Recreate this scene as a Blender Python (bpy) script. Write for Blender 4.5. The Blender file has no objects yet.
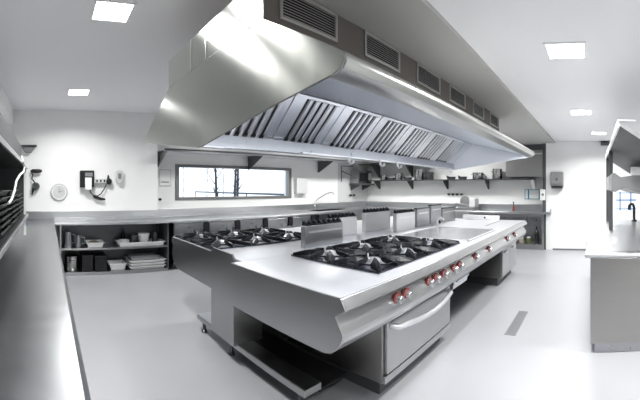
import bpy, bmesh, math, random
from mathutils import Vector, Matrix
random.seed(7)
scene = bpy.context.scene
col = scene.collection
PI = math.pi

# ------------------------------------------------------------------ materials
def mat(name, base, rough=0.5, metal=0.0, nscale=8.0, namt=0.06, stretch=(1, 1, 1), ramt=0.08, bump=0.0,
        emit=None, estr=0.0, coat=0.0, alpha=None, trans=0.0, spec=0.5):
    m = bpy.data.materials.new(name)
    m.use_nodes = True
    nt = m.node_tree
    b = nt.nodes['Principled BSDF']
    tc = nt.nodes.new('ShaderNodeTexCoord')
    mp = nt.nodes.new('ShaderNodeMapping')
    mp.inputs['Scale'].default_value = stretch
    nz = nt.nodes.new('ShaderNodeTexNoise')
    nz.inputs['Scale'].default_value = nscale
    nz.inputs['Detail'].default_value = 4
    nt.links.new(tc.outputs['Object'], mp.inputs['Vector'])
    nt.links.new(mp.outputs['Vector'], nz.inputs['Vector'])
    cr = nt.nodes.new('ShaderNodeMapRange')
    cr.inputs['To Min'].default_value = 1 - namt
    cr.inputs['To Max'].default_value = 1 + namt
    nt.links.new(nz.outputs['Fac'], cr.inputs['Value'])
    mx = nt.nodes.new('ShaderNodeVectorMath')
    mx.operation = 'SCALE'
    mx.inputs[0].default_value = base
    nt.links.new(cr.outputs['Result'], mx.inputs['Scale'])
    nt.links.new(mx.outputs['Vector'], b.inputs['Base Color'])
    rr = nt.nodes.new('ShaderNodeMapRange')
    rr.inputs['To Min'].default_value = max(0.02, rough - ramt)
    rr.inputs['To Max'].default_value = min(1, rough + ramt)
    nt.links.new(nz.outputs['Fac'], rr.inputs['Value'])
    nt.links.new(rr.outputs['Result'], b.inputs['Roughness'])
    b.inputs['Metallic'].default_value = metal
    b.inputs['Specular IOR Level'].default_value = spec
    if bump:
        bp = nt.nodes.new('ShaderNodeBump')
        bp.inputs['Strength'].default_value = bump
        bp.inputs['Distance'].default_value = 0.01
        nt.links.new(nz.outputs['Fac'], bp.inputs['Height'])
        nt.links.new(bp.outputs['Normal'], b.inputs['Normal'])
    if coat:
        b.inputs['Coat Weight'].default_value = coat
        b.inputs['Coat Roughness'].default_value = 0.15
    if trans:
        b.inputs['Transmission Weight'].default_value = trans
        b.inputs['IOR'].default_value = 1.02
    if emit:
        b.inputs['Emission Color'].default_value = (*emit, 1)
        b.inputs['Emission Strength'].default_value = estr
    return m

M = {}
M['wall'] = mat('white_wall_paint', (.86, .865, .865), .55, nscale=3, namt=.015)
M['niche'] = mat('pale_wall_paint', (.80, .81, .80), .55, nscale=3, namt=.015)
M['ceil'] = mat('ceiling_paint', (.87, .87, .885), .8, nscale=2, namt=.012)
M['soffit'] = mat('soffit_shaded', (.50, .50, .485), .7, nscale=2, namt=.015)  # darker than the ceiling: the soffit's shading is put into the colour
M['floor'] = mat('epoxy_floor', (.355, .36, .378), .33, nscale=2.2, namt=.05, ramt=.08)
M['steel'] = mat('brushed_steel', (.48, .485, .49), .30, 1, nscale=4, namt=.04, stretch=(1, 1, 6), ramt=.04)
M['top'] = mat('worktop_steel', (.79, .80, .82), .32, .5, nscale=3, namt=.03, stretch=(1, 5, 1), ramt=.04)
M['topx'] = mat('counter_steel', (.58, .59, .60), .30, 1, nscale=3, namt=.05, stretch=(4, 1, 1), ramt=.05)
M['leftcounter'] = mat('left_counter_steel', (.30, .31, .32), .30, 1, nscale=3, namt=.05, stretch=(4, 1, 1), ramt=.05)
M['flue'] = mat('flue_steel', (.66, .665, .67), .33, .7, nscale=4, namt=.04)
M['griddle'] = mat('griddle_steel', (.68, .69, .71), .24, .85, nscale=4, namt=.06)
M['midgrey'] = mat('mid_grey_metal', (.22, .225, .235), .4, .3)
M['hood'] = mat('hood_steel', (.44, .45, .425), .21, .95, nscale=3, namt=.02, stretch=(4, 1, 1), ramt=.03)
M['hoodside'] = mat('hood_nose_steel', (.52, .525, .51), .29, 1, nscale=1.5, namt=.02, stretch=(1, .6, 1), ramt=.004)
M['filter'] = mat('filter_steel', (.74, .75, .78), .30, 1, nscale=2, namt=.04, ramt=.01)
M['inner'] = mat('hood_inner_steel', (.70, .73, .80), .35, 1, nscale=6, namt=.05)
M['innerlit'] = mat('hood_end_inner_lit', (.86, .88, .92), .42, .4, nscale=6, namt=.03)  # white base carries the bright light on the far end's inner face
M['duct'] = mat('duct_casing', (.205, .188, .176), .48, .35, nscale=12, namt=.06)
M['ventframe'] = mat('vent_frame_metal', (.55, .55, .53), .4, .7)
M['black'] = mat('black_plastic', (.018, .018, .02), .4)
M['dark'] = mat('dark_steel', (.16, .165, .17), .38, 1, nscale=14, namt=.1)
M['darkgrey'] = mat('dark_grey_paint', (.10, .105, .11), .5)
M['iron'] = mat('cast_iron', (.012, .013, .017), .42, 0, nscale=40, namt=.15, spec=.35)
M['hobpan'] = mat('hob_pan_steel', (.36, .38, .44), .3, 1, nscale=14, namt=.08)
M['alu'] = mat('burner_aluminium', (.72, .73, .75), .35, .8)
M['white'] = mat('white_plastic', (.85, .855, .86), .4)
M['paper'] = mat('paper', (.82, .83, .82), .8)
M['grey'] = mat('grey_plastic', (.25, .255, .26), .45)
M['lightgrey'] = mat('light_grey_plastic', (.60, .61, .61), .5)
M['knob'] = mat('knob_chrome', (.75, .75, .76), .2, 1)
M['red'] = mat('red_bezel', (.27, .085, .08), .35)
M['diff'] = mat('light_diffuser', (.95, .95, .95), .5, emit=(1, 1, 1), estr=6)
M['strip'] = mat('led_strip', (.95, .95, .95), .5, emit=(.93, .96, 1), estr=3)
M['glass'] = mat('window_glass', (.97, .98, 1), .02, ramt=0.0, trans=1.0, namt=0.0)
M['winframe'] = mat('window_frame_grey', (.26, .265, .265), .4, .6)
M['snow'] = mat('outdoor_ground', (.85, .87, .9), .8)
M['bark'] = mat('dark_bark', (.06, .065, .08), .8, nscale=20, namt=.2)
M['twig'] = mat('pale_twigs', (.35, .40, .46), .8, nscale=20, namt=.2)
M['rail'] = mat('railing_paint', (.09, .11, .14), .5)
M['blue'] = mat('blue_plastic', (.03, .20, .48), .4)
M['teal'] = mat('teal_print', (.05, .30, .38), .5)
M['ware'] = mat('white_ware', (.82, .83, .83), .3)
M['tray'] = mat('grey_trays', (.09, .10, .095), .35, .5, nscale=16, namt=.1)
M['potsteel'] = mat('pot_steel', (.46, .46, .46), .22, 1)
M['green'] = mat('green_bottle', (.10, .13, .05), .2)
M['darkbottle'] = mat('dark_bottle', (.02, .022, .02), .15)
M['food'] = mat('mixed_food', (.30, .27, .22), .7, nscale=30, namt=.5)
M['cloth'] = mat('grey_cloth', (.42, .43, .44), .9)
M['redbrown'] = mat('red_brown_plastic', (.25, .08, .06), .4)
M['fascia'] = mat('fascia_steel', (.45, .46, .48), .3, 1, nscale=14, namt=.08)
M['cabinet'] = mat('cabinet_steel', (.42, .415, .405), .34, 1, nscale=4, namt=.04, stretch=(1, 1, 5), ramt=.04)

nt = M['hood'].node_tree
b = nt.nodes['Principled BSDF']
b.inputs['Anisotropic'].default_value = .85
tg = nt.nodes.new('ShaderNodeCombineXYZ')          # direction of the brushed grain
tg.inputs[0].default_value = .28; tg.inputs[2].default_value = -.96
nt.links.new(tg.outputs[0], b.inputs['Tangent'])

# ------------------------------------------------------------------ mesh tools
class MB:
    def __init__(self):
        self.bm = bmesh.new()

    def _face(self, vs):
        try:
            self.bm.faces.new(vs)
        except ValueError:
            pass

    def hexa(self, p):
        v = [self.bm.verts.new(q) for q in p]
        for f in ((3, 2, 1, 0), (4, 5, 6, 7), (0, 1, 5, 4), (1, 2, 6, 5), (2, 3, 7, 6), (3, 0, 4, 7)):
            self._face([v[i] for i in f])
        return self

    def box(self, x0, x1, y0, y1, z0, z1):
        x0, x1 = min(x0, x1), max(x0, x1); y0, y1 = min(y0, y1), max(y0, y1); z0, z1 = min(z0, z1), max(z0, z1)
        return self.hexa([(x0, y0, z0), (x1, y0, z0), (x1, y1, z0), (x0, y1, z0),
                          (x0, y0, z1), (x1, y0, z1), (x1, y1, z1), (x0, y1, z1)])

    def prism(self, prof, a, b, axis='Y'):
        """closed profile extruded from a to b; axis Y: profile is (x, z); axis X: (y, z); axis Z: (x, y)"""
        f = {'Y': lambda p, t: (p[0], t, p[1]), 'X': lambda p, t: (t, p[0], p[1]), 'Z': lambda p, t: (p[0], p[1], t)}[axis]
        A = [self.bm.verts.new(f(p, a)) for p in prof]
        B = [self.bm.verts.new(f(p, b)) for p in prof]
        n = len(prof)
        self._face(A); self._face(list(reversed(B)))
        for i in range(n):
            j = (i + 1) % n
            self._face([A[j], A[i], B[i], B[j]])
        return self

    def tube(self, pts, r, seg=10, cap=True):
        pts = [Vector(p) for p in pts]
        rs = r if isinstance(r, (list, tuple)) else [r] * len(pts)
        rings = []
        up = None
        for i, p in enumerate(pts):
            d = (pts[min(i + 1, len(pts) - 1)] - pts[max(i - 1, 0)]).normalized()
            if up is None:
                up = Vector((0, 0, 1)) if abs(d.z) < .9 else Vector((1, 0, 0))
            u = (up - d * up.dot(d)).normalized()
            w = d.cross(u)
            up = u
            rings.append([self.bm.verts.new(p + (u * math.cos(2 * PI * k / seg) + w * math.sin(2 * PI * k / seg)) * rs[i]) for k in range(seg)])
        for a, b in zip(rings, rings[1:]):
            for k in range(seg):
                self._face([a[k], a[(k + 1) % seg], b[(k + 1) % seg], b[k]])
        if cap:
            self._face(list(reversed(rings[0]))); self._face(rings[-1])
        return self

    def lathe(self, prof, c=(0, 0, 0), seg=24, axis='Z'):
        """prof: (radius, height) from bottom to top"""
        rings = []
        for r, h in prof:
            ring = []
            for k in range(seg):
                a = 2 * PI * k / seg
                q = (r * math.cos(a), r * math.sin(a), h)
                if axis == 'X': q = (q[2], q[0], q[1])
                if axis == 'Y': q = (q[1], q[2], q[0])
                ring.append(self.bm.verts.new((c[0] + q[0], c[1] + q[1], c[2] + q[2])))
            rings.append(ring)
        for a, b in zip(rings, rings[1:]):
            for k in range(seg):
                self._face([a[k], a[(k + 1) % seg], b[(k + 1) % seg], b[k]])
        self._face(list(reversed(rings[0]))); self._face(rings[-1])
        return self

    def build(self, name, m, parent=None, origin=None, bevel=0.0, smooth=False, world=True):
        me = bpy.data.meshes.new(name)
        off = Vector((0, 0, 0))
        if parent is not None and world:
            p = parent
            while p is not None:
                off += p.location
                p = p.parent
        if origin is not None:
            off += Vector(origin)
        bmesh.ops.recalc_face_normals(self.bm, faces=self.bm.faces)
        bmesh.ops.translate(self.bm, verts=self.bm.verts, vec=-off)
        self.bm.to_mesh(me)
        self.bm.free()
        me.materials.append(M[m])
        o = bpy.data.objects.new(name, me)
        col.objects.link(o)
        if parent is not None:
            o.parent = parent
        if origin is not None:
            o.location = origin
        if smooth:
            for f in me.polygons:
                f.use_smooth = True
            try:
                me.set_sharp_from_angle(angle=math.radians(35))
            except Exception:
                pass
        if bevel:
            md = o.modifiers.new('bevel', 'BEVEL')
            md.width = bevel
            md.segments = 2
            md.limit_method = 'ANGLE'
            md.angle_limit = math.radians(40)
        return o

def tag(o, label=None, cat=None, group=None, kind=None):
    if label: o['label'] = label
    if cat: o['category'] = cat
    if group: o['group'] = group
    if kind: o['kind'] = kind
    return o

def thing(name, label, cat, loc=(0, 0, 0), group=None):
    o = bpy.data.objects.new(name, None)
    o.empty_display_size = .1
    col.objects.link(o)
    o.location = loc
    return tag(o, label, cat, group)

def dup(root, loc, label=None, group=None):
    r = root.copy(); col.objects.link(r); r.location = loc
    if label: r['label'] = label
    if group: r['group'] = group
    for ch in list(root.children):
        c = ch.copy(); col.objects.link(c); c.parent = r
        for g in list(ch.children):
            d = g.copy(); col.objects.link(d); d.parent = c
    return r

def struct(name, mb, m, bevel=0, label=None):
    o = mb.build(name, m, bevel=bevel)
    o['kind'] = 'structure'
    if label: o['label'] = label
    return o

# ------------------------------------------------------------------ room shell
XA, XW = -6.43, -6.73          # clock wall, window wall
YR, YN = 8.32, 8.80            # right wall, niche wall
ZL, ZH = 2.60, 2.93            # low ceiling (right), high ceiling (left)
struct('floor', MB().box(-7.2, 3.1, -1.3, 9.3, -.12, 0), 'floor')
struct('ceiling', MB().box(-1.6, 3.1, -1.3, 9.3, ZL, ZL + .12), 'ceil')
struct('ceiling_high', MB().box(-7.2, -1.6, -1.3, 9.3, ZH, ZH + .12), 'ceil')
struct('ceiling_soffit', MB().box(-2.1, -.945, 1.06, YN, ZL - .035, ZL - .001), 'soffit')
struct('trim_1', MB().box(-1.62, -1.60, -1.3, 9.3, ZL, ZH), 'ceil')
struct('wall_far', MB().box(-7.2, XA, -1.3, 2.11, 0, ZH), 'wall')
# window wall with an opening
WY0, WY1, WZ0, WZ1 = 2.60, 5.66, 1.245, 1.972
w = MB().box(-7.0, XW, 2.11, WY0, 0, ZH).box(-7.0, XW, WY1, YN, 0, ZH)
w.box(-7.0, XW, WY0, WY1, 0, WZ0).box(-7.0, XW, WY0, WY1, WZ1, ZH)
struct('wall_window', w, 'niche')
struct('wall_back', MB().box(-7.2, 3.1, YN, YN + .3, 0, ZH), 'niche')
struct('wall_right', MB().box(-1.165, 3.1, YR, YN, 0, ZL), 'wall')
struct('trim_2', MB().box(-1.245, -1.166, YR + .01, YN, 0, ZL - .04), 'darkgrey', label='dark grey jamb at the end of the niche')
struct('wall_left', MB().box(-7.2, 3.1, -1.3, -.95, 0, ZH), 'wall')
struct('wall_front', MB().box(2.7, 3.1, -1.3, 9.3, 0, ZH), 'wall')
struct('trim_3', MB().box(XA + .0, 0, -.95, -.62, 2.66, ZH), 'wall', label='white boxed beam above the left rack')
struct('baseboard_right', MB().box(-1.0, 2.7, YR - .012, YR, 0, .035), 'midgrey')
struct('trim_4', MB().box(XW, XW + .012, 7.42, YN, 1.07, 2.19), 'lightgrey', label='pale grey splash panel in the window wall corner')

win = MB()
f = .075
x0, x1 = XW - .10, XW + .02
win.box(x0, x1, WY0 - .01, WY0 + f, WZ0 - .01, WZ1 + .01).box(x0, x1, WY1 - f, WY1 + .01, WZ0 - .01, WZ1 + .01)
win.box(x0, x1, WY0 + f, WY1 - f, WZ0 - .01, WZ0 + f * .7).box(x0, x1, WY0 + f, WY1 - f, WZ1 - f * .7, WZ1 + .01)
wt = thing('window_1', 'long horizontal window in the back wall', 'window', (XW, (WY0 + WY1) / 2, WZ0))
wt['kind'] = 'structure'
win.build('window_frame', 'winframe', wt, bevel=.004)
MB().box(XW - .06, XW - .055, WY0 + f - .01, WY1 - f + .01, WZ0 + .04, WZ1 - .04).build('window_pane', 'glass', wt)

# outside
struct('exterior_ground', MB().box(-40, -7.3, -30, 45, -.2, -.05), 'snow')
def sapling(x, y, h, lean, n, m, label, r=.05):
    t = thing('bare_tree', label, 'tree', (x, y, -.05), 'bare trees outside the window')
    MB().tube([(x, y, -.05), (x + lean * .3, y + lean * .5, h * .5), (x + lean * .6, y + lean, h)], [r, r * .8, r * .35], 7).build('trunk', m, t)
    b = MB()
    for i in range(n):
        z = h * (.35 + .6 * random.random()); a = random.random() * 2 * PI; L = .3 + .5 * random.random()
        s = Vector((x + lean * .6 * z / h, y + lean * z / h, z))
        e = s + Vector((math.cos(a) * L * .5, math.sin(a) * L * .5, L * .8))
        b.tube([s, (s + e) / 2 + Vector((0, 0, -.03)), e], [r * .3, r * .2, r * .08], 5)
    b.build('branches', m, t)
sapling(-9.6, 5.12, 3.2, -.10, 12, 'bark', 'dark slim bare trunk seen left of centre through the window')
sapling(-9.9, 5.86, 3.2, .10, 16, 'bark', 'taller dark bare trunk, middle of the three outside the window')
sapling(-9.3, 5.62, 3.2, .06, 9, 'bark', 'dark bare trunk leaning right, rightmost outside the window')
for i, (px, py, hh) in enumerate([(-11.5, 4.7, 2.6), (-11.0, 5.4, 2.5), (-11.8, 6.5, 2.4), (-12.5, 4.0, 2.2)]):
    sapling(px, py, hh, .05, 26, 'twig', ['pale twiggy shrub outside behind the left dark trunk', 'pale bushy sapling outside just left of the dark trunks',
            'pale thin sapling outside right of the dark trunks', 'pale low shrub outside at the left end of the window'][i], r=.02)
rl = thing('outdoor_railing', 'dark low railing running away outside the window', 'railing', (-10, 6, -.05))
MB().tube([(-13.9, 6.3, 1.31), (-7.25, 5.85, 1.31)], .03).build('top_rail', 'rail', rl)
for xx in (-13.9, -11.5, -9.3, -7.4):
    yy = 5.85 + .45 * (-7.25 - xx) / 6.65
    MB().tube([(xx, yy, -.05), (xx, yy, 1.31)], .02).build('post', 'rail', rl)

# ------------------------------------------------------------------ ceiling lights
def panel_light(x, y, z, label, power, s=.145):
    t = thing('ceiling_light', label, 'ceiling light', (x, y, z), 'square recessed ceiling lights')
    fr = MB()
    for a, b, c, d in ((-s - .02, s + .02, -s - .02, -s), (-s - .02, s + .02, s, s + .02), (-s - .02, -s, -s, s), (s, s + .02, -s, s)):
        fr.box(x + a, x + b, y + c, y + d, z - .008, z)
    fr.build('frame', 'white', t)
    MB().box(x - s, x + s, y - s, y + s, z - .005, z).build('diffuser', 'diff', t)
    lamp(x, y, z - .012, s * 1.9, power)
def lamp(x, y, z, size, power, spread=150):
    l = bpy.data.lights.new('ceiling_or_fill_lamp', 'AREA')
    l.shape = 'SQUARE'; l.size = size; l.energy = power; l.spread = math.radians(spread)
    l.color = (1, .99, .97)
    o = bpy.data.objects.new('ceiling_or_fill_lamp', l)
    col.objects.link(o)
    o.location = (x, y, z)
    return o
PW = 25
panel_light(-2.78, .525, ZH, 'square white ceiling light nearest the hood on the left ceiling', PW)
panel_light(-5.20, .47, ZH, 'small square ceiling light near the clock wall', PW)
panel_light(-.228, 2.79, ZL, 'square ceiling light nearest the camera over the right aisle', PW * 1.35)
panel_light(-.196, 5.08, ZL, 'square ceiling light halfway down the right aisle', PW * 1.35)
panel_light(.09, 7.05, ZL, 'farthest square ceiling light close to the right wall', PW * 1.35)
# unseen lamps added to brighten the room, the first to streak the hood end
for x, y, z, p in ((-2.30, .46, ZH, PW * .4), (-5.2, 3.4, ZH, PW), (-5.2, 5.6, ZH, PW * 1.2), (-5.2, 7.4, ZH, PW * 1.3), (-3.2, 7.3, ZH, PW * 1.3),
                   (.9, .3, ZL, PW * 1.2), (1.7, 2.8, ZL, PW * 1.2), (1.7, 5.4, ZL, PW)):
    lamp(x, y, z - .012, .275, p)

# ------------------------------------------------------------------ extraction hood
HY0, HY1 = 1.03, 5.17
hood = thing('extraction_hood', 'huge stainless steel island extraction hood hanging over the cooking island', 'extraction hood', (-2.2, HY0, 1.78))
R = [(-1.444, 2.36), (-.945, 2.062), (-.915, 2.045), (-.898, 2.022), (-.897, 2.0), (-.912, 1.976), (-.963, 1.955)]
Lp = [(-3.53, 1.965), (-3.565, 1.985), (-3.57, 2.01), (-3.545, 2.04), (-2.83, 2.36)]
outline = R + [(-2.17, 1.782), (-2.24, 1.782)] + Lp
MB().prism(outline, HY0, HY0 + .012).build('end_panel', 'hood', hood, bevel=.003)
MB().prism(outline, HY1 - .012, HY1).build('end_panel', 'innerlit', hood, bevel=.003)
def skin(prof, t, y0, y1):
    """open profile thickened by t towards the hood's inside"""
    inner = []
    n = len(prof)
    for i in range(n):
        a = Vector(prof[max(i - 1, 0)]); b = Vector(prof[min(i + 1, n - 1)])
        d = (b - a).normalized()
        nn = Vector((d.y, -d.x)) * t
        inner.append((prof[i][0] + nn.x, prof[i][1] + nn.y))
    return MB().prism(list(prof) + list(reversed(inner)), y0, y1)
skin(R + [(-1.0, 1.956)], .008, HY0 + .012, HY1 - .012).build('side_skirt', 'hoodside', hood, smooth=True)
skin([(-3.49, 1.966)] + Lp, .008, HY0 + .012, HY1 - .012).build('side_skirt', 'hoodside', hood, smooth=True)
# inner roof plates
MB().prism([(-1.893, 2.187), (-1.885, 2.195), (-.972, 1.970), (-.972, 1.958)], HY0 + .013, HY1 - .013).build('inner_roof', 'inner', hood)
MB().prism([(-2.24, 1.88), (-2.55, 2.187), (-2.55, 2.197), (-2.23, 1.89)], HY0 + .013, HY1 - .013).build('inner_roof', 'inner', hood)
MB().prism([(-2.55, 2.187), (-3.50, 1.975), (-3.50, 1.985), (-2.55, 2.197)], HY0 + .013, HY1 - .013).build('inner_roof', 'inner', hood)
g = MB().prism([(-2.24, 1.782), (-2.20, 1.782), (-2.195, 1.79), (-2.20, 1.875), (-2.20, 1.885), (-2.24, 1.885)], HY0 + .013, HY1 - .013)
g.build('gutter', 'fascia', hood, bevel=.003)
MB().box(-2.20, -2.16, 1.95, HY1 - .1, 1.782, 1.797).build('drip_tray', 'alu', hood, bevel=.003)
strip = MB().hexa([(-1.02, HY0 + .05, 1.966), (-.985, HY0 + .05, 1.958), (-.985, HY1 - .05, 1.958), (-1.02, HY1 - .05, 1.966),
                   (-1.02, HY0 + .05, 1.972), (-.985, HY0 + .05, 1.964), (-.985, HY1 - .05, 1.964), (-1.02, HY1 - .05, 1.972)])
strip.build('strip_light', 'strip', hood)
l = bpy.data.lights.new('hood_strip_lamp', 'AREA')
l.shape = 'RECTANGLE'; l.size = .03; l.size_y = HY1 - HY0 - .12; l.energy = 17; l.color = (.93, .96, 1)
lo = bpy.data.objects.new('hood_strip_lamp', l)
col.objects.link(lo)
lo.location = (-1.003, (HY0 + HY1) / 2, 1.956)
lo.rotation_euler = (0, math.radians(12), 0)
# baffle filters on the visible slope
sx, sz = 2 ** -.5, 2 ** -.5
def slope(s, y, n):      # s along the slope from the gutter, n off the plate
    return (-2.2 + s * sx + n * sx, y, 1.88 + s * sz - n * sz)
def slope_box(mb, s0, s1, y0, y1, n0, n1):
    mb.hexa([slope(s0, y0, n0), slope(s1, y0, n0), slope(s1, y1, n0), slope(s0, y1, n0),
             slope(s0, y0, n1), slope(s1, y0, n1), slope(s1, y1, n1), slope(s0, y1, n1)])
SL = .434
b = MB()
slope_box(b, 0, SL, HY0 + .013, 1.115, -.012, 0)
b.build('filler_plate', 'filter', hood)
b = MB()
slope_box(b, 0, SL, 4.905, HY1 - .013, -.012, 0)
b.build('filler_plate', 'filter', hood)
for i in range(7):
    ya = 1.12 + .54 * i
    b = MB()
    slope_box(b, 0.004, SL - .004, ya, ya + .53, -.012, 0)
    slope_box(b, 0.004, .03, ya + .005, ya + .525, 0, .006)
    slope_box(b, SL - .03, SL - .004, ya + .005, ya + .525, 0, .006)
    fo = b.build('baffle_filter', 'filter', hood, bevel=.002)
    d = MB(); r = MB()
    for k in range(5):
        yy = ya + .115 + .074 * k
        slope_box(d, .03, SL - .03, yy, yy + .020, .0005, .002)
        slope_box(d, .008, .034, yy - .012, yy + .026, .002, .012)
        r.hexa([slope(.03, yy + .020, 0), slope(SL - .03, yy + .020, 0), slope(SL - .03, yy + .074, 0), slope(.03, yy + .074, 0),
                slope(.03, yy + .026, .014), slope(SL - .03, yy + .026, .014), slope(SL - .03, yy + .054, .014), slope(.03, yy + .054, .014)])
    d.build('baffle_slots', 'black', fo)
    r.build('baffle_ridges', 'filter', fo)
# duct casing above
DX0, DX1, DY0, DY1, DZ0, DZ1 = -2.83, -1.444, 1.03, 5.15, 2.36, 2.585
MB().box(DX0, DX1, DY0 + .01, DY1, DZ0, DZ1 - .02).build('duct_casing', 'duct', hood, bevel=.003)
MB().box(DX0, DX1 - .001, DY0, DY0 + .01, DZ0, DZ1).build('casing_front', 'hood', hood)
for xx in (-2.345, -2.10):
    MB().box(xx - .004, xx + .004, DY0 - .004, DY0, DZ0 + .004, DZ1 - .003).build('casing_seam', 'knob', hood)
for ya, yb in ((1.135, 1.58), (1.855, 2.30), (2.575, 3.03), (3.26, 3.70), (3.97, 4.38), (4.65, 5.07)):
    v = MB()
    za, zb, t = 2.388, 2.562, .018
    xa, xb = DX1, DX1 + .012
    v.box(xa, xb, ya, yb, za, za + t).box(xa, xb, ya, yb, zb - t, zb).box(xa, xb, ya, ya + t, za + t, zb - t).box(xa, xb, yb - t, yb, za + t, zb - t)
    vo = v.build('air_vent', 'ventframe', hood, bevel=.002)
    MB().box(DX1 + .0005, DX1 + .002, ya + t, yb - t, za + t, zb - t).build('vent_backing', 'black', vo)
    s = MB()
    n = 9
    for k in range(n):
        z = za + t + (zb - za - 2 * t) * (k + .5) / n
        s.hexa([(DX1 + .002, ya + t, z + .003), (DX1 + .010, ya + t, z - .005), (DX1 + .010, yb - t, z - .005), (DX1 + .002, yb - t, z + .003),
                (DX1 + .002, ya + t, z + .0045), (DX1 + .010, ya + t, z - .0035), (DX1 + .010, yb - t, z - .0035), (DX1 + .002, yb - t, z + .0045)])
    s.build('vent_slats', 'lightgrey', vo)
for yy in (2.52, 3.03, 3.37, 4.39, 4.85):
    MB().tube([(-2.14, yy, 1.79), (-2.14, yy, 1.745), (-2.12, yy, 1.725), (-2.09, yy, 1.735), (-2.085, yy, 1.755)], .013, 8).build('utensil_hook', 'white', hood, smooth=True)

# ------------------------------------------------------------------ cooking island (near side) and back range
IY0, IY1, ZT = 1.40, 6.23, .90
isl = thing('cooking_island', 'long stainless cooking island with red-ringed knobs and six gas burners', 'cooking island', (-1.9, IY0, 0))
nose = [(-1.247, .9), (-1.212, .838), (-1.287, .793)]
front = [(-1.287, .793), (-1.233, .705), (-1.234, .685), (-1.245, .655), (-1.275, .615), (-1.32, .582), (-1.374, .568)]
endp = [(-2.40, .9)] + nose + front[1:] + [(-2.40, .568)]
MB().prism(endp, IY0 - .004, IY0 + .012).build('end_panel', 'steel', isl, bevel=.003)
MB().prism(endp, IY1 - .012, IY1 + .002).build('end_panel', 'steel', isl, bevel=.003)
# worktop built round the hob and griddle openings
HX0, HX1, HYa, HYb = -2.33, -1.39, 1.96, 3.44
MB().prism([(-1.262, .9)] + nose + [(-1.31, .85), (-1.31, .87), (-1.262, .87)], IY0 + .012, IY1 - .012).build('front_nosing', 'steel', isl, bevel=.003)
MB().box(-2.40, -1.262, IY0 + .012, IY1 - .012, .87, .8999).box(-2.91, -2.40, 1.502, IY1 - .012, .87, .8999).build('worktop', 'top', isl, bevel=.004)
MB().prism(front + [(-1.40, .575), (-1.40, .80)], IY0 + .012, IY1 - .012).build('control_panel', 'steel', isl, bevel=.002)
MB().box(-2.90, -1.385, 1.51, IY1 - .02, .57, .60).build('underside', 'darkgrey', isl)  # dark grey puts the shade below the worktop into the colour
# central service pillar and spine
MB().prism([(-2.91, .20), (-2.50, .17), (-2.50, .905), (-2.535, .938), (-2.885, .945), (-2.91, .925)], 1.48, 1.50).build('pillar_plate', 'steel', isl, bevel=.003)
MB().box(-2.905, -2.505, 1.50, 1.78, .17, .872).build('pillar', 'steel', isl)
MB().box(-2.905, -2.505, 5.75, 6.03, .17, .872).build('pillar', 'steel', isl)
MB().box(-2.90, -2.51, 1.98, 5.75, .10, .872).build('service_spine', 'darkgrey', isl)  # coloured dark and carried low to stand in for shade under the island
for ya in (1.53, 5.80):
    fb = MB().box(-3.34, -1.68, ya, ya + .16, .12, .17).build('foot_bar', 'steel', isl, bevel=.006)
    for xx in (-3.26, -2.7, -1.78):
        MB().lathe([(.028, 0), (.032, .012), (.016, .03), (.016, .12)], (xx, ya + .05, 0), 14).build('levelling_foot', 'dark', fb, smooth=True)
MB().box(-2.90, -1.70, 1.692, 1.975, .09, .115).build('shadow_sheet', 'black', isl)  # black sheet standing in for the deep shadow under the island
# knobs
for yk in (1.98, 2.10, 2.45, 2.58, 2.735, 2.95, 3.10, 3.545, 4.03, 4.92, 5.38):
    nrm = Vector((.088, 0, .054)).normalized()
    c = Vector((-1.260, yk, .749))
    # axis along the panel's outward normal
    nrm = Vector((.852, 0, .523)) if False else Vector((.853, 0, -.0)).normalized()
    def disc(r0, r1, a, b):
        return MB().tube([c + nrm * a, c + nrm * (a + (b - a) * .8), c + nrm * b], [r0, r0, r1], 18)
    bz = disc(.046, .041, -.01, .012).build('knob_bezel', 'red', isl, smooth=True)
    k = disc(.028, .024, .012, .045).build('knob', 'knob', bz, smooth=True)

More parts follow.
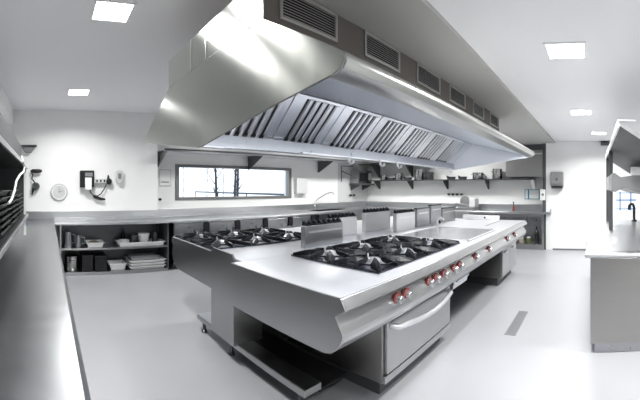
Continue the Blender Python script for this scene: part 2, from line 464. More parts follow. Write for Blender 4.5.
def gas_hob(root, X0, X1, Y0, Y1, nx, ny, z=.9):
    t = .028
    rim = MB().box(X0, X1, Y0, Y1, z + .0005, z + .006)
    pan = rim.build('hob_tray', 'hobpan', root, bevel=.002)
    e = MB()
    e.box(X0, X1, Y0, Y0 + t, z + .006, z + .014).box(X0, X1, Y1 - t, Y1, z + .006, z + .014)
    e.box(X0, X0 + t, Y0 + t, Y1 - t, z + .006, z + .014).box(X1 - t, X1, Y0 + t, Y1 - t, z + .006, z + .014)
    e.build('hob_rim', 'iron', pan)
    dx, dy = (X1 - X0) / nx, (Y1 - Y0) / ny
    for i in range(nx):
        for j in range(ny):
            cx, cy = X0 + dx * (i + .5), Y0 + dy * (j + .5)
            bu = MB().lathe([(.098, .004), (.10, .010), (.085, .018), (.066, .026), (.062, .036), (.0, .036)], (cx, cy, z), 22)
            bo = bu.build('burner', 'alu', root, smooth=True)
            MB().lathe([(.050, .036), (.051, .043), (.036, .049), (.0, .049)], (cx, cy, z), 20).build('burner_cap', 'alu', bo, smooth=True)
            MB().tube([(cx - .03, cy - .03, z + .034), (cx - .03, cy - .03, z + .085)], [.010, .006], 8).build('igniter', 'alu', bo)
            g = MB()
            hx, hy = dx / 2 - .006, dy / 2 - .006
            C = Vector((cx, cy, z))
            for k in range(8):     # leaf-shaped cast fingers pointing at the flame
                a = k * PI / 4
                if k % 2 == 0:
                    u = Vector((math.cos(a), math.sin(a), 0)); L = (hx if k % 4 == 0 else hy); wm = .016
                else:
                    u = Vector((hx * (1 if math.cos(a) > 0 else -1), hy * (1 if math.sin(a) > 0 else -1), 0)).normalized(); L = math.hypot(hx, hy) * .97; wm = .046
                v = Vector((-u.y, u.x, 0))
                def P(r, wv, zz): return g.bm.verts.new(C + u * r + v * wv + Vector((0, 0, zz)))
                st = [(.075, .006, .046, .064), (L * .42, wm * .8, .030, .062), (L * .66, wm, .018, .054), (L, wm * .35, .008, .030)]
                rings = [[P(r, -w_, zb), P(r, w_, zb), P(r, w_ * .35, zt_), P(r, -w_ * .35, zt_)] for r, w_, zb, zt_ in st]
                for q0, q1 in zip(rings, rings[1:]):
                    for m_ in range(4):
                        g._face([q0[m_], q0[(m_ + 1) % 4], q1[(m_ + 1) % 4], q1[m_]])
                g._face(list(reversed(rings[0]))); g._face(rings[-1])
            n_ = 28                # thin ring joining the fingers
            rr_ = min(hx, hy) * .80
            g.tube([(cx + rr_ * math.cos(2 * PI * q / n_), cy + rr_ * math.sin(2 * PI * q / n_), z + .030) for q in range(n_ + 1)], .006, 6)
            g.build('pan_support', 'iron', root)
gas_hob(isl, HX0, HX1, HYa, HYb, 2, 3)
# griddle with a polished recessed plate
gr = MB()
GX0, GX1, GY0, GY1 = -2.34, -1.37, 3.62, 4.78
for a, b_, c, d in ((GX0, GX1, GY0, GY0 + .02), (GX0, GX1, GY1 - .02, GY1), (GX0, GX0 + .02, GY0, GY1), (GX1 - .02, GX1, GY0, GY1)):
    gr.box(a, b_, c, d, .900, .912)
gro = gr.build('griddle_rim', 'top', isl, bevel=.002)
MB().box(GX0 + .02, GX1 - .02, GY0 + .02, GY1 - .02, .9005, .903).build('griddle_plate', 'griddle', gro)
MB().box(GX1, GX1 + .012, GY0, GY1 - .1, .9002, .9015).build('griddle_seam', 'black', gro)
MB().box(-1.68, -1.665, 5.20, 6.0, .9002, .9015).build('drain_slot', 'black', isl)
MB().box(-2.42, -1.72, 6.10, 6.16, .9, .985).build('end_upstand', 'white', isl, bevel=.006)
MB().box(-2.0, -1.97, 6.094, 6.10, .93, .96).build('upstand_socket', 'black', isl)
tp = MB().tube([(-2.38, 4.92, .9), (-2.38, 4.92, 1.0), (-2.33, 4.92, 1.03), (-2.27, 4.92, 1.0)], .018).build('water_tap', 'white', isl, smooth=True)
MB().lathe([(.02, 0), (.024, .03), (.01, .05)], (-2.38, 4.99, .93), 14).build('tap_knob', 'black', tp)

def flue(root, X0, X1, Y0, Y1, z1, teeth=True, m='flue', face=1):
    z0 = .9
    b = MB().box(X0, X1, Y0, Y1, z0, z1)
    fo = b.build('flue', m, root, bevel=.004)
    xf = X1 if face > 0 else X0
    MB().box(xf, xf + .004 * face, Y0 + .05, Y1 - .02, z1 - .075, z1 - .055).build('flue_panel', 'alu', fo, bevel=.001)
    if teeth:
        t = MB()
        n = 8
        t.box(X0 + .003, X1 - .004, Y0 + .01, Y1 - .01, z1, z1 + .012)
        for k in range(n):
            y = Y0 + .03 + (Y1 - Y0 - .06) * k / (n - 1)
            t.prism([(X0 + .003, z1), (X1 - .004, z1), (X1 - .02, z1 + .035), (X0 + .008, z1 + .05)], y - .017, y + .017)
        t.build('flue_louvres', 'iron', fo)
    else:
        MB().box(X0 - .004, X1 + .004, Y0 - .004, Y1 + .004, z1, z1 + .018).build('flue_cap', 'dark', fo)
flue(isl, -2.58, -2.52, 2.30, 2.86, 1.12, m='steel')
flue(isl, -2.56, -2.50, 3.92, 4.42, 1.15)
flue(isl, -2.60, -2.54, 4.56, 4.95, 1.17, False, 'fascia')
flue(isl, -2.60, -2.54, 5.02, 5.40, 1.20, False, 'fascia')
flue(isl, -2.60, -2.54, 5.46, 6.02, 1.13, False, 'steel')

rng = thing('back_range', 'far half of the cooking island with four gas burners facing the window wall', 'cooking range', (-3.4, 1.49, 0))
bendp = [(-2.912, .9), (-2.912, .55), (-3.80, .55), (-3.88, .58), (-3.95, .66), (-3.98, .72), (-3.93, .80), (-4.0, .85), (-3.97, .9)]
MB().prism(bendp, 1.488, 1.50).build('end_panel', 'steel', rng, bevel=.003)
MB().prism([(-2.912, .9), (-2.912, .86), (-3.93, .86), (-4.0, .85), (-3.97, .9)], 1.50, 6.15).build('worktop', 'top', rng, bevel=.003)
MB().prism([(-3.90, .86), (-3.93, .80), (-3.98, .72), (-3.95, .66), (-3.88, .58), (-3.80, .55), (-2.912, .55), (-2.912, .57), (-3.78, .57), (-3.88, .7)], 1.50, 6.15).build('control_panel', 'steel', rng)
gas_hob(rng, -3.94, -2.95, 1.51, 2.90, 2, 3)
flue(rng, -2.90, -2.84, 3.0, 3.5, 1.13, face=-1)
flue(rng, -2.90, -2.84, 3.68, 4.28, 1.16, face=-1)
MB().box(-3.55, -2.95, 2.7, 6.0, .12, .55).build('lower_cabinet', 'darkgrey', rng, bevel=.004)  # dark grey as backdrop, painting the shade between oven and cabinet
MB().box(-3.50, -3.0, 2.75, 5.95, 0, .12).build('plinth', 'darkgrey', rng)

ov = thing('oven', 'large stainless oven with bowed handle under the near end of the island', 'oven', (-1.9, 2.5, 0))
MB().box(-2.42, -1.395, 2.0, 3.13, .12, .566).build('oven_body', 'cabinet', ov, bevel=.004)
dr = MB().box(-1.395, -1.368, 2.025, 3.115, .185, .545).build('oven_door', 'steel', ov, bevel=.006)
MB().box(-1.395, -1.372, 2.005, 3.125, .122, .175).build('kick_strip', 'steel', ov, bevel=.004)
hp = [(-1.372, 2.07, .515), (-1.33, 2.085, .512)]
for k in range(9):
    u = k / 8
    hp.append((-1.318 + .045 * math.sin(PI * u), 2.10 + .92 * u, .508 - .022 * math.sin(PI * u)))
hp += [(-1.33, 3.035, .512), (-1.372, 3.05, .515)]
MB().tube(hp, .021, 10).build('door_handle', 'alu', dr, smooth=True)
MB().box(-2.36, -1.46, 2.06, 3.07, 0, .12).build('plinth', 'darkgrey', ov)

bc = thing('base_cabinet', 'stainless two-door cabinet under the far end of the island', 'cabinet', (-1.9, 5.5, 0))
MB().box(-2.42, -1.395, 5.07, 6.02, .12, .566).build('cabinet_body', 'cabinet', bc, bevel=.004)
for ya, yb, yh in ((5.085, 5.535, 5.22), (5.55, 6.01, 5.72)):
    d = MB().box(-1.395, -1.372, ya, yb, .135, .555).build('cabinet_door', 'steel', bc, bevel=.005)
    MB().tube([(-1.372, yh - .05, .50), (-1.34, yh - .05, .50), (-1.34, yh + .05, .50), (-1.372, yh + .05, .50)], .010, 8).build('door_handle', 'alu', d)
MB().box(-2.36, -1.46, 5.12, 5.97, 0, .12).build('plinth', 'darkgrey', bc)

pn = thing('drip_drawer', 'shallow steel drawer hanging under the island beside the oven', 'drawer', (-1.7, 3.5, .445))
q = MB()
X0, X1, Y0, Y1, z0, z1, tp_ = -1.98, -1.40, 3.28, 3.72, .445, .54, .02
q.box(X0 + tp_, X1 - tp_, Y0 + tp_, Y1 - tp_, z0, z0 + .006)
q.hexa([(X1 - tp_ - .006, Y0 + tp_, z0), (X1 - tp_, Y0 + tp_, z0), (X1 - tp_, Y1 - tp_, z0), (X1 - tp_ - .006, Y1 - tp_, z0),
        (X1 - .006, Y0, z1), (X1, Y0, z1), (X1, Y1, z1), (X1 - .006, Y1, z1)])
q.hexa([(X0 + tp_, Y0 + tp_, z0), (X0 + tp_ + .006, Y0 + tp_, z0), (X0 + tp_ + .006, Y1 - tp_, z0), (X0 + tp_, Y1 - tp_, z0),
        (X0, Y0, z1), (X0 + .006, Y0, z1), (X0 + .006, Y1, z1), (X0, Y1, z1)])
q.hexa([(X0 + tp_, Y0 + tp_, z0), (X1 - tp_, Y0 + tp_, z0), (X1 - tp_, Y0 + tp_ + .006, z0), (X0 + tp_, Y0 + tp_ + .006, z0),
        (X0, Y0, z1), (X1, Y0, z1), (X1, Y0 + .006, z1), (X0, Y0 + .006, z1)])
q.hexa([(X0 + tp_, Y1 - tp_ - .006, z0), (X1 - tp_, Y1 - tp_ - .006, z0), (X1 - tp_, Y1 - tp_, z0), (X0 + tp_, Y1 - tp_, z0),
        (X0, Y1 - .006, z1), (X1, Y1 - .006, z1), (X1, Y1, z1), (X0, Y1, z1)])
q.build('drawer_box', 'alu', pn)
for yy in (Y0 - .012, Y1 + .002):
    MB().box(X0 - .1, X1, yy, yy + .01, z1 - .03, .57).build('drawer_runner', 'dark', pn)
MB().box(X1, X1 + .02, Y0 + .05, Y1 - .05, z1 - .025, z1 - .005).build('drawer_handle', 'alu', pn, bevel=.003)

# ------------------------------------------------------------------ perimeter worktops
CF, CZ = -5.87, .91
wt_ = thing('window_worktop', 'long stainless worktop with upstand running under the window', 'worktop', (-6.2, 4, CZ))
c = MB()
SY0, SY1, SX0, SX1 = 6.05, 7.25, -6.55, -6.12       # sink opening
edge = [(-6.0, .91), (-5.895, .91), (-5.875, .904), (-5.868, .89), (-5.868, .862), (-5.885, .855), (-6.0, .865)]
c.prism(edge, .128, 8.195)
c.box(XA + .001, -6.0, .128, 2.11, .865, .91)
c.box(XW + .001, -6.0, 2.111, SY0, .865, .91).box(XW + .001, -6.0, SY1, 8.195, .865, .91)
c.box(XW + .001, SX0, SY0, SY1, .865, .91).box(SX1, -6.0, SY0, SY1, .865, .91)
c.build('worktop_slab', 'topx', wt_)
u = MB().box(XA + .001, XA + .022, -.6, 2.115, .91, 1.062).box(XW + .001, XW + .022, 2.112, 8.79, .91, 1.064)
u.box(XA + .022, XA + .075, .128, 2.115, .91, .945)
u.build('upstand', 'topx', wt_, bevel=.004)
s = MB()
s.box(SX0, SX1, SY0, SY1, .66, .67).box(SX0, SX0 + .006, SY0, SY1, .67, .912).box(SX1 - .006, SX1, SY0, SY1, .67, .912)
s.box(SX0, SX1, SY0, SY0 + .006, .67, .912).box(SX0, SX1, SY1 - .006, SY1, .67, .912)
s.build('sink_basin', 'dark', wt_)
fa = thing('sink_faucet', 'tall chrome swan-neck faucet at the sink right of the window', 'faucet', (-6.62, 6.42, CZ))
MB().tube([(-6.62, 6.42, .91), (-6.62, 6.42, 1.10), (-6.60, 6.46, 1.18), (-6.52, 6.72, 1.33), (-6.48, 6.86, 1.365), (-6.46, 6.93, 1.35), (-6.455, 6.95, 1.31)], .014, 10).build('spout', 'knob', fa, smooth=True)
MB().lathe([(.035, 0), (.035, .02), (.022, .03), (.022, .12), (.0, .125)], (-6.62, 6.42, .91), 16).build('faucet_base', 'knob', fa, smooth=True)
MB().tube([(-6.62, 6.42, 1.0), (-6.56, 6.34, 1.03)], .008).build('lever', 'knob', fa)

bk = thing('back_worktop', 'stainless worktop with upstand along the niche wall under the pot shelf', 'worktop', (-4, 8.5, CZ))
MB().prism([(8.20, .862), (8.193, .872), (8.193, .897), (8.205, .91), (8.798, .91), (8.798, .865)], -6.70, -1.25, 'X').build('worktop_slab', 'topx', bk)
MB().prism([(8.20, .862), (8.193, .872), (8.193, .897), (8.205, .91), (8.31, .91), (8.31, .865)], -1.25, -1.03, 'X').build('worktop_end', 'topx', bk, bevel=.004)
MB().box(-6.70, -1.25, 8.775, 8.798, .91, 1.065).build('upstand', 'topx', bk, bevel=.003)
MB().box(-1.045, -1.03, 8.195, 8.31, .91, .99).build('end_upstand', 'topx', bk)
# open base under its right end
ob = thing('open_base_unit', 'open stainless base unit holding bottles under the niche worktop', 'base unit', (-1.9, 8.5, 0))
MB().box(-1.26, -1.20, 8.24, 8.31, 0, .862).build('side_post', 'steel', ob, bevel=.003)
MB().box(-3.1, -3.06, 8.24, 8.78, 0, .862).build('side_panel', 'steel', ob, bevel=.003)
MB().box(-3.06, -1.25, 8.24, 8.78, .10, .13).build('bottom_shelf', 'steel', ob)
MB().box(-3.06, -1.25, 8.27, 8.78, 0, .10).build('plinth', 'steel', ob)
MB().box(-3.06, -1.25, 8.765, 8.78, .13, .862).build('back_panel', 'fascia', ob)
MB().box(-3.06, -1.25, 8.22, 8.24, .78, .862).build('top_rail', 'steel', ob, bevel=.003)
def bottle(x, y, z, h, r, m, label, capm='black', group=None):
    t = thing('bottle', label, 'bottle', (x, y, z), group)
    MB().lathe([(r * .9, 0), (r, .01), (r, h * .6), (r * .75, h * .7), (r * .35, h * .78), (r * .33, h * .93), (0, h * .93)], (x, y, z), 14).build('bottle_body', m, t, smooth=True)
    MB().lathe([(r * .40, h * .92), (r * .40, h), (0, h)], (x, y, z), 12).build('bottle_cap', capm, t)
    return t
bottle(-1.40, 8.36, .13, .42, .055, 'darkbottle', 'tall dark bottle at the right end of the open base unit')
for i, (xx, rr, hh, mm, nm) in enumerate([(-1.60, .06, .16, 'green', 'squat olive jar nearest the tall dark bottle'), (-1.78, .06, .14, 'food', 'squat brown jar second from the tall dark bottle'),
        (-1.96, .055, .17, 'green', 'squat olive jar third from the tall dark bottle'), (-2.12, .06, .22, 'white', 'white jar leftmost in the open base unit')]):
    t = thing('storage_jar', nm + ' under the niche worktop', 'jar', (xx, 8.38, .13))
    MB().lathe([(rr * .9, 0), (rr, .012), (rr, hh * .8), (rr * .85, hh * .9), (0, hh * .9)], (xx, 8.38, .13), 16).build('jar_body', mm, t, smooth=True)
    MB().lathe([(rr * .88, hh * .88), (rr * .88, hh), (0, hh)], (xx, 8.38, .13), 16).build('jar_lid', 'lightgrey', t)
t = thing('small_dispenser_bottle', 'small red-brown pump bottle standing on the niche worktop', 'bottle', (-2.02, 8.55, CZ))
MB().lathe([(.03, 0), (.032, .01), (.032, .10), (.012, .13), (0, .13)], (-2.02, 8.55, CZ), 14).build('bottle_body', 'redbrown', t, smooth=True)
MB().tube([(-2.02, 8.55, 1.04), (-2.02, 8.55, 1.13), (-2.02, 8.50, 1.13)], .012).build('pump', 'black', t)

# slicer on the back worktop
sl = thing('food_slicer', 'pale countertop machine standing on the niche worktop', 'kitchen machine', (-3.2, 8.45, CZ))
MB().box(-3.55, -2.98, 8.28, 8.66, .91, 1.0).build('machine_base', 'steel', sl, bevel=.01)
MB().box(-3.12, -2.96, 8.30, 8.6, 1.0, 1.22).build('motor_housing', 'lightgrey', sl, bevel=.02)
MB().lathe([(.0, 0), (.14, .0), (.14, .015), (0, .015)], (-3.28, 8.42, 1.14), 24, 'Y').build('blade', 'knob', sl, smooth=True)
MB().prism([(-3.55, 1.0), (-3.15, 1.0), (-3.15, 1.03), (-3.5, 1.10)], 8.30, 8.40).build('carriage', 'steel', sl)
rk = thing('hook_rail', 'short rail with four dark hooks on the niche wall above the machine', 'hook rail', (-3.7, 8.78, 1.30))
MB().box(-3.95, -3.46, 8.78, 8.798, 1.30, 1.33).build('rail', 'steel', rk)
for k in range(4):
    xx = -3.89 + .125 * k
    MB().lathe([(.0, 0), (.03, .0), (.03, .03), (0, .04)], (xx, 8.74, 1.31), 12, 'Y').build('hook', 'black', rk)

# fridge units under the window worktop
def under_unit(y0, y1, label):
    t = thing('under_counter_unit', label, 'cabinet', (-6.3, (y0 + y1) / 2, 0), 'units under the window worktop')
    MB().box(-6.68, -5.925, y0 + .004, y1 - .004, .10, .862).build('unit_body', 'fascia', t)
    MB().box(-6.62, -6.0, y0 + .01, y1 - .01, 0, .10).build('plinth', 'darkgrey', t)
    d = MB().box(-5.925, -5.905, y0 + .02, y1 - .10, .12, .835).build('unit_door', 'fascia', t, bevel=.01)
    MB().prism([(y1 - .105, .66), (y1 - .105, .80), (y1 - .085, .85), (y1 - .045, .862), (y1 - .008, .85), (y1 + .004, .80), (y1 + .004, .66)], -5.925, -5.872, 'X').build('latch_handle', 'black', d, bevel=.006)
ys = [2.25, 2.95, 3.64, 4.32, 5.0, 5.68, 6.36, 7.04, 7.72]
wn = ['nearest the open shelf', 'second from the open shelf', 'third from the open shelf', 'fourth from the open shelf', 'fifth from the open shelf', 'just left of the sink', 'under the sink', 'just right of the sink']
for i in range(5):
    under_unit(ys[i], ys[i + 1], 'steel under-counter unit with dark latch, ' + wn[i] + ', below the window')

# open shelf unit below the clock
sh = thing('open_shelf_unit', 'open steel shelf unit stacked with white trays below the clock wall', 'shelf unit', (-6.15, 1.2, 0))
MB().box(-6.41, -5.92, .215, .24, 0, .86).build('side_panel', 'steel', sh)
MB().box(-6.41, -5.92, 2.13, 2.155, 0, .86).build('side_panel', 'darkgrey', sh)
MB().box(-6.425, -6.41, .215, 2.155, 0, .86).build('back_panel', 'dark', sh)
MB().box(-6.41, -5.90, .24, 2.13, .43, .46).build('middle_shelf', 'steel', sh, bevel=.003)
MB().box(-6.41, -5.90, .24, 2.13, .0, .055).build('bottom_shelf', 'steel', sh, bevel=.003)
def pot(x, y, z, r, h, m, name, label, cat='pot', group=None, handles=True):
    t = thing(name, label, cat, (x, y, z), group)
    MB().lathe([(r * .96, 0), (r, .01), (r, h), (r * 1.04, h), (r * 1.04, h + .008), (r * .95, h + .008), (r * .95, .012), (0, .012)], (x, y, z), 24).build(name + '_body' if name != 'stock_pot' else 'pot_body', m, t, smooth=True)
    if handles:
        for s in (-1, 1):
            MB().tube([(x + s * r * .98, y - .035, z + h * .75), (x + s * (r + .035), y - .03, z + h * .75), (x + s * (r + .035), y + .03, z + h * .75), (x + s * r * .98, y + .035, z + h * .75)], .007, 6).build('handle', m, t)
    return t
def open_tray(x0, x1, y0, y1, z, h, m, name, label, group=None, cat='tray'):
    """a shallow flared open tray, one mesh"""
    b = MB()
    t, r = .03, .006
    cx, cy = (x0 + x1) / 2, (y0 + y1) / 2
    def ring(d, zz):
        return [b.bm.verts.new(p) for p in ((x0 + d, y0 + d, zz), (x1 - d, y0 + d, zz), (x1 - d, y1 - d, zz), (x0 + d, y1 - d, zz))]
    rings = [ring(t, z), ring(r, z + h - .004), ring(-.012, z + h - .004), ring(-.012, z + h), ring(r + .004, z + h), ring(t + .006, z + .006)]
    for a, c_ in zip(rings, rings[1:]):
        for k in range(4):
            b._face([a[k], a[(k + 1) % 4], c_[(k + 1) % 4], c_[k]])
    b._face(list(reversed(rings[0]))); b._face(rings[-1])
    o = b.build(name, m, origin=(cx, cy, z))
    return tag(o, label, cat, group)
ZS, ZB = .46, .055
def jug(y, h, r, label):
    t = thing('steel_jug', label, 'jug', (-6.05, y, ZS), 'steel jugs on the shelf')
    MB().lathe([(r, 0), (r * 1.02, .01), (r * .9, h * .7), (r * .85, h), (r * .8, h), (r * .85, h * .7), (r * .95, .015), (0, .015)], (-6.05, y, ZS), 18).build('jug_body', 'fascia', t, smooth=True)
    MB().tube([(-6.05, y + r * .85, ZS + h * .85), (-6.05, y + r + .05, ZS + h * .8), (-6.05, y + r + .05, ZS + h * .35), (-6.05, y + r * .95, ZS + h * .25)], .010, 8).build('jug_handle', 'fascia', t, smooth=True)
jug(.36, .27, .075, 'taller steel jug at the left end of the middle shelf')
jug(.54, .21, .06, 'shorter steel jug beside the small white tray')
open_tray(-6.3, -5.95, .68, .98, ZS, .085, 'ware', 'serving_tray', 'small white tray with food scraps on the middle shelf', 'white trays on the open shelves')
tag(MB().lathe([(.10, 0), (.11, .02), (.09, .05), (.03, .07), (0, .07)], (-6.12, .83, ZS + .03), 14).build('food_heap', 'food', origin=(-6.12, .83, ZS + .03), smooth=True), 'brown heap of food in the small white tray', 'food')
open_tray(-6.32, -5.94, 1.24, 2.09, ZS, .07, 'ware', 'serving_tray', 'long white tray carrying bowls and pots on the middle shelf', 'white trays on the open shelves')
def bowl(x, y, z, r, h, m, label, group=None):
    o = MB().lathe([(r * .45, 0), (r * .5, .008), (r * .85, h * .5), (r, h), (r * .94, h), (r * .8, h * .5), (r * .4, .014), (0, .014)], (x, y, z), 22).build('bowl', m, origin=(x, y, z), smooth=True)
    return tag(o, label, 'bowl', group)
bowl(-6.13, 1.74, ZS + .007, .115, .20, 'ware', 'deep white bowl on the long white tray')
bowl(-6.08, 1.36, ZS + .007, .09, .10, 'ware', 'low white bowl at the left of the long white tray')
pot(-6.12, 1.55, ZS + .007, .075, .17, 'dark', 'stock_pot', 'small dark pot left of the deep white bowl', handles=False)
pot(-6.15, 1.97, ZS + .007, .06, .20, 'dark', 'stock_pot', 'narrow dark pot right of the deep white bowl', handles=False)
bottle(-6.30, 1.40, ZS + .007, .28, .035, 'darkbottle', 'dark bottle standing behind the low white bowl')
pot(-6.10, .44, ZB, .13, .25, 'potsteel', 'stock_pot', 'shiny stock pot on the bottom shelf')
def crate(y0, y1, z, h, m, label, group):
    t = thing('storage_crate', label, 'crate', (-6.12, (y0 + y1) / 2, z), group)
    MB().box(-6.32, -5.93, y0, y1, z, z + h).build('crate_body', m, t, bevel=.012)
    MB().box(-6.33, -5.92, y0 - .006, y1 + .006, z + h, z + h + .02).build('crate_lid', m, t, bevel=.006)
crate(.60, .79, ZB, .26, 'black', 'black lidded crate next to the shiny stock pot', 'black crates on the bottom shelf')
crate(.82, 1.03, ZB, .24, 'black', 'black lidded crate beside the white food container', 'black crates on the bottom shelf')
open_tray(-6.3, -5.95, 1.08, 1.38, ZB, .11, 'ware', 'food_container', 'deep white container on the bottom shelf beside the black crates', None, 'container')
for k in range(3):
    open_tray(-6.34, -5.93, 1.44, 2.10, ZB + .052 * k, .05, 'ware', 'serving_tray', ['white tray at the bottom of the bottom-shelf stack', 'white tray in the middle of the bottom-shelf stack', 'white tray on top of the bottom-shelf stack'][k], 'stacked white trays on the bottom shelf')
cl = MB().prism([(-6.32, .0), (-5.98, .0), (-6.0, .028), (-6.1, .05), (-6.2, .04), (-6.3, .055)], 1.48, 2.0)
bmesh.ops.translate(cl.bm, verts=cl.bm.verts, vec=(0, 0, ZB + .158))
tag(cl.build('folded_cloth', 'cloth', origin=(-6.15, 1.74, ZB + .158), bevel=.01), 'folded grey cloth lying on the stacked white trays', 'cloth')

# ------------------------------------------------------------------ left counter and its rack
lc = thing('pass_counter', 'broad stainless counter along the left edge of the picture', 'counter', (-2.6, -.4, 0))
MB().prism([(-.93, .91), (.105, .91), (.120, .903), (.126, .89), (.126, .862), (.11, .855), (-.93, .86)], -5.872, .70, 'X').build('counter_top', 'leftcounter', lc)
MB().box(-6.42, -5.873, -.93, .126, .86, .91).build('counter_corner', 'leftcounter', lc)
MB().box(-6.40, .66, -.90, .06, .10, .86).build('counter_body', 'cabinet', lc)
MB().box(-6.38, .62, -.88, .0, 0, .10).build('plinth', 'darkgrey', lc)
rkk = thing('pass_rack', 'two-tier steel rack standing on the left counter', 'rack', (-3, -.5, CZ))
for z in (1.165, 1.76):
    MB().box(-4.35, -1.05, -.80, -.25, z - .012, z).build('rack_shelf', 'dark', rkk)
    MB().box(-4.36, -1.05, -.255, -.235, z - .03, z + .006).build('shelf_lip', 'topx', rkk, bevel=.003)
for x in (-4.32, -1.2):
    for y in (-.275, -.775):
        MB().box(x - .015, x + .015, y - .015, y + .015, CZ, 1.775).build('post', 'white' if x < -4 else 'dark', rkk)
MB().box(-4.34, -1.05, -.80, -.79, 1.165, 1.76).build('back_panel', 'darkgrey', rkk)
MB().box(-4.35, -4.335, -.80, -.28, 1.165, 1.76).build('end_panel', 'darkgrey', rkk)
MB().box(-4.34, -4.30, -.258, -.25, 1.02, 1.07).build('blue_clip', 'blue', rkk)
MB().box(-4.1, -1.05, -.78, -.30, 1.775, 1.98).build('top_crate', 'darkgrey', rkk)
st = 0
for si, (xs, n) in enumerate([(-3.75, 6), (-3.1, 7), (-2.4, 7)]):
    for k in range(n):
        z = 1.166 + .045 * k
        open_tray(xs - .27, xs + .27, -.74, -.285, z, .042, 'tray', 'baking_tray', 'dark grey tray, %s in the %s stack on the left rack' % (
            ['lowest', 'second from the bottom', 'third from the bottom', 'fourth from the bottom', 'fifth from the bottom', 'sixth from the bottom'][k] if k < n - 1 else 'topmost', ['farthest', 'middle', 'nearest'][si]), 'dark trays stacked on the left rack')
hs = MB().tube([(-3.3, -.245, 1.80), (-3.25, -.225, 1.74), (-3.3, -.215, 1.69), (-3.1, -.21, 1.64), (-2.75, -.215, 1.60), (-2.55, -.225, 1.55), (-2.5, -.235, 1.48), (-2.35, -.24, 1.42), (-2.15, -.24, 1.40)], .009, 8)
tag(hs.build('white_hose', 'lightgrey', origin=(-2.6, -.23, 1.38), smooth=True), 'white hose hanging in a curve from the left rack', 'hose')

# ------------------------------------------------------------------ clock wall fittings
ck = thing('round_clock', 'round pale grey clock on the white wall', 'clock', (XA, .22, 1.416))
MB().lathe([(.0, 0), (.155, 0), (.158, .02), (.145, .035), (.135, .025), (0, .025)], (XA + .001, .22, 1.416), 36, 'X').build('clock_case', 'lightgrey', ck, smooth=True)
MB().lathe([(.0, .0255), (.132, .0255), (.132, .028), (0, .028)], (XA + .001, .22, 1.416), 36, 'X').build('clock_face', 'paper', ck)
MB().lathe([(.112, .028), (.118, .028), (.118, .030), (.112, .030)], (XA + .001, .22, 1.416), 36, 'X').build('dial_ring', 'lightgrey', ck)
h = MB()
h.prism([(.214, 1.40), (.226, 1.40), (.222, 1.52), (.218, 1.52)], XA + .031, XA + .033, 'X')
h.build('minute_hand', 'grey', ck)
MB().prism([(.22, 1.410), (.22, 1.422), (.295, 1.440), (.295, 1.434)], XA + .033, XA + .035, 'X').build('hour_hand', 'grey', ck)

ph = thing('mounted_phone', 'black wall device with white paper, side arm and dangling cord', 'wall device', (XA, .73, 1.53))
MB().box(XA, XA + .12, .60, .86, 1.50, 1.81).build('device_body', 'black', ph, bevel=.015)
MB().box(XA + .12, XA + .135, .69, .81, 1.46, 1.68).build('paper_sheet', 'paper', ph)
MB().box(XA + .121, XA + .126, .69, .83, 1.70, 1.77).build('device_window', 'grey', ph)
MB().box(XA + .03, XA + .08, .86, 1.10, 1.58, 1.66).build('side_arm', 'lightgrey', ph, bevel=.006)
for k in range(3):
    MB().box(XA + .081, XA + .084, .90 + .07 * k, .93 + .07 * k, 1.60, 1.64).build('arm_button', 'black', ph)
MB().lathe([(0, 0), (.055, .0), (.06, .04), (.04, .08), (0, .08)], (XA + .03, 1.14, 1.61), 18, 'X').build('end_knob', 'black', ph, smooth=True)
MB().tube([(XA + .06, 1.13, 1.66), (XA + .06, 1.13, 1.73)], [.025, .012], 10).build('knob_tip', 'black', ph)
MB().tube([(XA + .05, 1.10, 1.56), (XA + .06, 1.06, 1.48), (XA + .06, .99, 1.38), (XA + .06, .92, 1.34), (XA + .06, .84, 1.36), (XA + .06, .79, 1.42), (XA + .06, .79, 1.50)], .010, 8).build('cord', 'black', ph, smooth=True)
MB().tube([(XA + .05, .85, 1.34), (XA + .05, .90, 1.315), (XA + .06, 1.00, 1.285), (XA + .05, 1.07, 1.28)], [.02, .03, .026, .018], 10).build('handset', 'black', ph, smooth=True)
t = thing('soap_dispenser', 'small rounded grey dispenser right of the black wall device', 'dispenser', (XA, 1.34, 1.56))
MB().prism([(1.275, 1.64), (1.30, 1.58), (1.34, 1.565), (1.38, 1.58), (1.405, 1.64), (1.405, 1.80), (1.385, 1.825), (1.295, 1.825), (1.275, 1.80)], XA, XA + .09, 'X').build('dispenser_body', 'lightgrey', t, bevel=.015)
MB().box(XA + .09, XA + .095, 1.31, 1.37, 1.66, 1.76).build('dispenser_window', 'grey', t)
t = thing('mounted_bracket', 'dark tapered bracket high on the white wall above the hanging tools', 'bracket', (XA, -.34, 2.14))
MB().prism([(-.48, 2.25), (-.205, 2.25), (-.29, 2.135), (-.40, 2.135)], XA, XA + .10, 'X').build('bracket_body', 'grey', t, bevel=.008)
MB().box(XA, XA + .14, -.50, -.19, 2.25, 2.27).build('bracket_plate', 'dark', t)
t = thing('stick_blender', 'black stick blender hanging on the white wall beside the rack', 'stick blender', (XA, -.22, 1.5))
MB().tube([(XA + .05, -.30, 1.79), (XA + .06, -.27, 1.80), (XA + .06, -.14, 1.80), (XA + .05, -.10, 1.80)], [.02, .035, .035, .022], 10).build('grip', 'black', t, smooth=True)
MB().tube([(XA + .05, -.29, 1.79), (XA + .05, -.26, 1.72), (XA + .05, -.28, 1.66), (XA + .05, -.22, 1.58)], .012, 8).build('cord', 'black', t, smooth=True)
MB().lathe([(.0, 0), (.06, 0), (.075, .05), (.05, .1), (0, .1)], (XA + .01, -.21, 1.52), 16, 'X').build('motor_head', 'dark', t, smooth=True)
MB().tube([(XA + .05, -.25, 1.50), (XA + .05, -.28, 1.36)], [.03, .012], 8).build('shaft', 'black', t)
